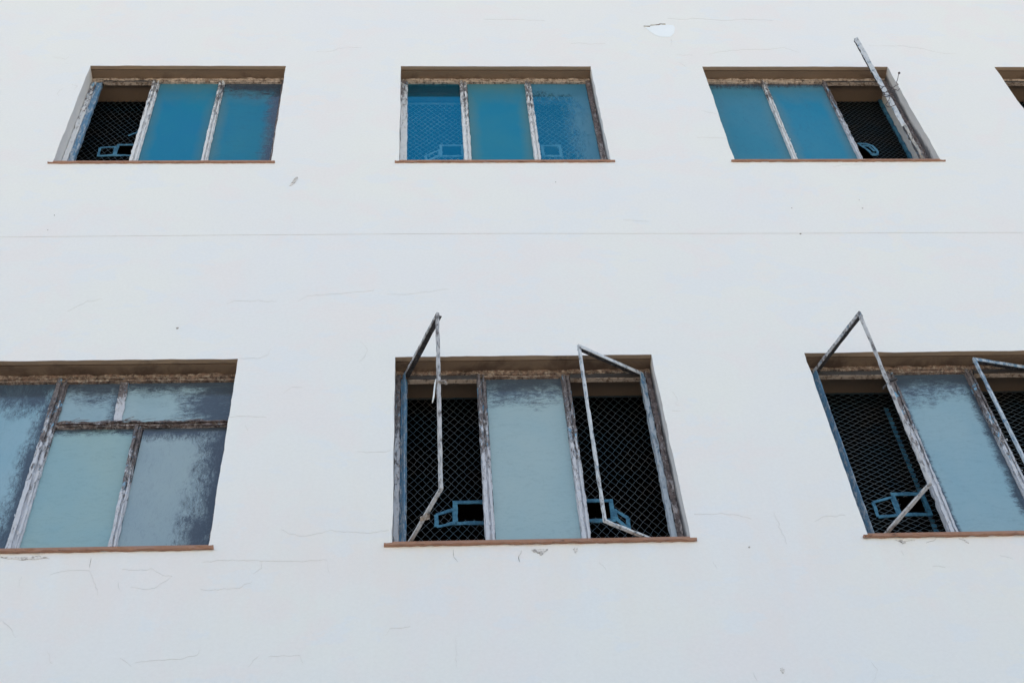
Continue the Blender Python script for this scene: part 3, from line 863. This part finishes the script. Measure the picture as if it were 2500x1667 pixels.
bar(bm, (2.165, 4.22, 6.93), (2.20, 4.20, 6.925), Z, Y, rect(-.006, .006, 0, .012), .001, .008, .002)
bar(bm, (2.135, 4.24, 6.90), (2.165, 4.22, 6.915), Z, Y, rect(-.004, .004, 0, .008), .001, .008, .001)
obj("latch", bm, mat_dark, w)

# ------------------------------------------------------------ marks and damage on the wall
CR = [[[-2.352,8.649],[-1.996,8.652],[-1.637,8.653],[-1.156,8.657],[-0.732,8.658],[-0.06,8.66],[0.497,8.659]],[[-2.504,10.909],[-2.409,10.866],[-2.391,10.909]],[[-2.298,10.497],[-2.259,10.472],[-2.277,10.42]],[[-0.728,10.99],[-0.631,10.991],[-0.573,11.042],[-0.514,11.067],[-0.423,11.053]],[[-1.04,7.991],[-0.997,8.013],[-0.884,8.015],[-0.781,8.006]],[[-0.667,8.006],[-0.624,8.052],[-0.407,8.083],[-0.269,8.102]],[[-0.199,8.066],[-0.118,8.059],[0.056,8.097],[0.126,8.111]],[[-1.851,7.934],[-1.766,8.021],[-1.69,8.04]],[[0.441,11.532],[0.566,11.522],[0.648,11.526]],[[-2.35,10.328],[-2.37,10.374],[-2.346,10.45]],[[0.497,8.659],[1.242,8.65],[1.994,8.645],[2.755,8.644],[3.46,8.64]],[[0.648,11.526],[0.884,11.509]],[[1.041,11.127],[1.104,11.138],[1.179,11.124],[1.288,11.128]],[[1.787,11.553],[1.904,11.532],[1.972,11.559],[2.206,11.519],[2.34,11.546],[2.56,11.522]],[[1.996,10.961],[2.072,11.003],[2.248,11.038],[2.435,11.043],[2.541,11.068],[2.642,10.995]],[[3.167,11.102],[3.388,11.107],[3.562,11.051],[3.645,10.985],[3.76,10.975]],[[1.763,11.212],[1.745,11.071]],[[1.77,10.831],[1.806,10.764]],[[1.765,10.953],[1.879,10.95]],[[1.728,9.775],[1.914,9.76]],[[2.515,9.398],[2.597,9.427],[2.719,9.424]],[[1.146,8.8],[1.295,8.775]],[[1.811,10.125],[1.905,10.086]],[[-0.933,7.514],[-0.841,7.516],[-0.789,7.539],[-0.777,7.593]],[[-0.331,7.65],[-0.29,7.585],[-0.3,7.54],[-0.325,7.477]],[[-0.941,7.063],[-0.833,7.061],[-0.756,7.051]],[[-0.691,7.232],[-0.652,7.273],[-0.6,7.278]],[[-0.32,6.798],[-0.24,6.789],[-0.165,6.795]],[[-0.634,6.287],[-0.585,6.259],[-0.528,6.244],[-0.417,6.275],[-0.247,6.257],[-0.163,6.271]],[[-0.949,6.097],[-0.877,6.108],[-0.703,6.1],[-0.519,6.093],[-0.427,6.099]],[[-0.703,6.1],[-0.699,6.059],[-0.728,6.021]],[[-0.94,5.94],[-0.867,5.932],[-0.78,5.948],[-0.728,5.978]],[[-1.571,6.043],[-1.53,6.061],[-1.406,6.068],[-1.385,6.001],[-1.354,5.92]],[[-1.279,6.064],[-1.224,6.057],[-1.162,6.064],[-1.131,6.038],[-1.066,6.018]],[[-1.227,5.96],[-1.154,5.948],[-1.105,5.975],[-1.066,6.018]],[[-1.419,6.135],[-1.416,6.077]],[[-1.686,5.972],[-1.685,6.034]],[[-1.27,5.949],[-1.281,5.992]],[[-0.902,6.348],[-0.906,6.3]],[[-0.423,6.097],[-0.41,6.013]],[[-0.857,6.989],[-0.836,6.957]],[[-1.721,5.793],[-1.659,5.744],[-1.639,5.698]],[[-1.499,5.626],[-1.473,5.558]],[[-1.211,5.579],[-1.158,5.535]],[[-1.149,5.555],[-1.082,5.564],[-0.965,5.571],[-0.907,5.587],[-0.903,5.618]],[[-0.705,5.517],[-0.668,5.58]],[[-0.633,5.571],[-0.501,5.575],[-0.489,5.519]],[[0.112,5.649],[0.113,5.49]],[[-0.172,5.668],[-0.155,5.703],[-0.071,5.712]],[[0.109,6.148],[0.113,6.102],[0.126,6.07]],[[-1.8,6.151],[-1.725,6.135],[-1.682,6.145],[-1.638,6.153],[-1.593,6.133]],[[0.405,6.134],[0.394,6.102],[0.392,6.063]],[[1.152,7.525],[1.158,7.534],[1.167,7.556]],[[1.183,6.339],[1.296,6.344],[1.363,6.335],[1.435,6.305]],[[1.541,6.345],[1.55,6.268],[1.559,6.145]],[[1.715,6.285],[1.769,6.311],[1.859,6.316]],[[1.208,7.214],[1.228,7.162],[1.21,7.112],[1.229,7.095]],[[1.187,7.062],[1.229,7.061]],[[1.218,6.048],[1.229,6.0]],[[2.044,6.157],[2.06,6.144],[2.13,6.151]],[[2.174,6.137],[2.211,6.149],[2.231,6.165]],[[2.341,6.16],[2.356,6.146],[2.36,6.125]],[[2.474,6.149],[2.482,6.129]],[[2.057,6.099],[2.056,6.06]],[[1.884,6.097],[1.881,6.077]],[[1.283,5.434],[1.288,5.39]],[[1.744,5.371],[1.781,5.431],[1.764,5.47]],[[0.731,6.054],[0.754,6.008]],[[2.163,5.998],[2.218,5.99]],[[2.476,6.049],[2.527,6.028]]]
def ribbon(pts, w0, mt, name, ragged=.35, taper=True):
    dense = []
    for a, b_ in zip(pts, pts[1:]):
        a, b_ = Vector(a), Vector(b_); L = (b_ - a).length; n = max(1, int(L / .012))
        for i in range(n): dense.append(a.lerp(b_, i / n))
    dense.append(Vector(pts[-1]))
    n = len(dense)
    if n < 3: return
    j = smooth_noise(n, .0028, 2)
    bm = bmesh.new(); prev = None
    for i, c in enumerate(dense):
        t = (dense[min(i + 1, n - 1)] - dense[max(i - 1, 0)]).normalized(); nn = Vector((-t.y, t.x))
        ww = w0 * random.uniform(1 - ragged, 1 + ragged) * (min(1, 4 * min(i, n - 1 - i) / n + .25) if taper else 1)
        c2 = c + nn * (j[i] if taper else 0)
        pa, pb = c2 + nn * ww / 2, c2 - nn * ww / 2
        cur = (bm.verts.new((pa.x, D - .0008, pa.y)), bm.verts.new((pb.x, D - .0008, pb.y)), bm.verts.new((c2.x, D - .0016, c2.y)))
        if prev:
            bm.faces.new((prev[0], prev[2], cur[2], cur[0])); bm.faces.new((prev[2], prev[1], cur[1], cur[2]))
        prev = cur
    obj(name, bm, mt, building)
joint = [[-2.9, 8.645]] + CR[0][:-1] + CR[10] + [[4.2, 8.64], [6.0, 8.64]]
ribbon(joint, .0017, mat_crack, "plaster_joint", .4, False)
dark_ids = [i for i, c in enumerate(CR) if len(c) > 1 and (c in CR[-18:] and 6.11 < c[0][1] < 6.17)]
for i, c in enumerate(CR):
    if i in (0, 10): continue
    dk = (6.11 < c[0][1] < 6.17)
    ribbon(c, random.uniform(.0011, .0020) if dk else random.uniform(.00035, .00065), mat_crackdark if dk else mat_crack, "crack")
def blob(name, pts, mt, y=D - .002, th=.0012):
    bm = bmesh.new()
    vv = [bm.verts.new((x, y, z)) for x, z in pts]
    f = bm.faces.new(vv); f.normal_update()
    if f.normal.y > 0: f.normal_flip()
    r_ = bmesh.ops.extrude_face_region(bm, geom=[f])
    bmesh.ops.translate(bm, verts=[e2 for e2 in r_['geom'] if isinstance(e2, bmesh.types.BMVert)], vec=(0, th, 0))
    bmesh.ops.triangulate(bm, faces=bm.faces[:])
    return obj(name, bm, mt, building)
def rag(pts, amt=.004, sub=4):
    out = []
    for a, b_ in zip(pts, pts[1:] + pts[:1]):
        for i in range(sub):
            t = i / sub
            out.append((a[0] + (b_[0] - a[0]) * t + random.uniform(-amt, amt), a[1] + (b_[1] - a[1]) * t + random.uniform(-amt, amt)))
    return out
PATCH = [(1.593, 11.414), (1.637, 11.411), (1.645, 11.431), (1.706, 11.441), (1.722, 11.452), (1.756, 11.448), (1.811, 11.436), (1.818, 11.396), (1.797, 11.297), (1.761, 11.239), (1.694, 11.245), (1.653, 11.277)]
blob("bare_patch", rag(PATCH, .002, 4), mat_skim)
def lip(pts, w0):
    bm = bmesh.new()
    for a, b_ in zip(pts, pts[1:]):
        bar(bm, (a[0], D - .007, a[1]), (b_[0], D - .007, b_[1]), Z, Y, rect(-w0, w0, 0, .006), .0012, .008, .002)
    return bm
obj("patch_crack", lip(PATCH[:6], .0022), mat_crackdark, building)
CHIP = [(-.794, 9.190), (-.782, 9.231), (-.776, 9.264), (-.763, 9.293), (-.750, 9.296), (-.750, 9.270), (-.760, 9.238), (-.771, 9.212), (-.780, 9.196)]
blob("plaster_chip", rag(CHIP, .002, 3), mat_stain)
for x, z, s in ((2.15, 8.639, .006), (2.58, 8.915, .006), (2.158, 8.919, .004), (2.582, 9.007, .003), (.788, 9.226, .003), (-1.267, 7.776, .008), (-2.105, 8.721, .004), (-2.098, 8.876, .004), (1.393, 6.129, .005)):
    blob("spot", [(x + math.cos(t) * s * random.uniform(.6, 1.1), z + math.sin(t) * s * random.uniform(.6, 1.2)) for t in [k * math.pi / 4 for k in range(8)]], mat_crackdark)
for pts in ([(1.392, 5.452), (1.402, 5.455), (1.408, 5.443), (1.404, 5.430), (1.398, 5.426), (1.393, 5.438)],
            [(.445, 6.135), (.47, 6.140), (.50, 6.137), (.52, 6.141), (.505, 6.120), (.487, 6.100), (.478, 6.112), (.46, 6.120)],
            [(.628, 6.140), (.645, 6.141), (.642, 6.125), (.636, 6.108), (.632, 6.124)],
            [(-1.80, 6.149), (-1.72, 6.148), (-1.66, 6.150), (-1.60, 6.143), (-1.64, 6.133), (-1.70, 6.130), (-1.76, 6.138)],
            [(2.055, 6.155), (2.075, 6.156), (2.085, 6.140), (2.07, 6.132)],
            [(2.33, 6.160), (2.35, 6.160), (2.362, 6.128), (2.352, 6.140)]):
    blob("stain", rag(pts, .003, 4), mat_stain)

# ------------------------------------------------------------ wire tied round the open sash of the upper right window
bm = bmesh.new()
def tube(pts, r0):
    for a, b_ in zip(pts, pts[1:]):
        a, b_ = Vector(a), Vector(b_); d = (b_ - a)
        u = d.cross(Vector((.3, .9, .2))).normalized(); v = d.cross(u).normalized()
        bar(bm, a - d * .03, b_ + d * .03, u, v, [(math.cos(t) * r0, math.sin(t) * r0) for t in (0, 1.05, 2.1, 3.14, 4.19, 5.24)], .0002, .03)
def curl(pts, r0, y0_=4.245):
    # pts are (x, z, dy) along a hand-bent wire; rounded by sampling between the given bends
    P_ = [Vector((x, y0_ + dy, z)) for x, z, dy in pts]
    out = []
    for i in range(len(P_) - 1):
        a = P_[max(i - 1, 0)]; b_ = P_[i]; c = P_[i + 1]; d = P_[min(i + 2, len(P_) - 1)]
        for k in range(5):
            t = k / 5
            out.append(.5 * ((2 * b_) + (c - a) * t + (2 * a - 5 * b_ + 4 * c - d) * t * t + (3 * b_ - a - 3 * c + d) * t ** 3))
    out.append(P_[-1]); tube(out, r0)
curl([(3.095, 10.195, .02), (3.075, 10.14, .03), (3.055, 10.09, .03), (3.05, 10.04, .02), (3.02, 9.99, .0), (2.975, 9.93, -.01), (2.93, 9.90, 0)], .0022)
curl([(2.905, 9.93, 0), (2.93, 9.955, -.01), (2.965, 9.94, -.015), (2.985, 9.90, -.01), (2.965, 9.87, .0), (2.93, 9.875, .02), (2.915, 9.91, .03), (2.95, 9.93, .03)], .0026)
curl([(2.90, 9.89, 0), (2.925, 9.875, -.01), (2.955, 9.88, -.012), (2.985, 9.915, -.01), (3.02, 9.94, .01), (3.045, 9.985, .02)], .0022)
curl([(2.915, 9.90, 0), (2.915, 9.86, 0), (2.935, 9.83, -.01), (2.915, 9.78, 0), (2.89, 9.745, .01), (2.905, 9.715, .01), (2.945, 9.725, .0)], .0024)
curl([(2.87, 9.985, 0), (2.895, 10.0, 0), (2.92, 9.98, 0), (2.935, 9.955, -.01)], .0018)
c0 = Vector((3.10, 4.265, 10.205))
bmesh.ops.create_icosphere(bm, subdivisions=1, radius=.009, matrix=Matrix.Translation(c0))
obj("tie_wire", bm, mat_wirerust, None, label="dark rusty wire twisted round the open white sash of the upper right window", cat="wire")
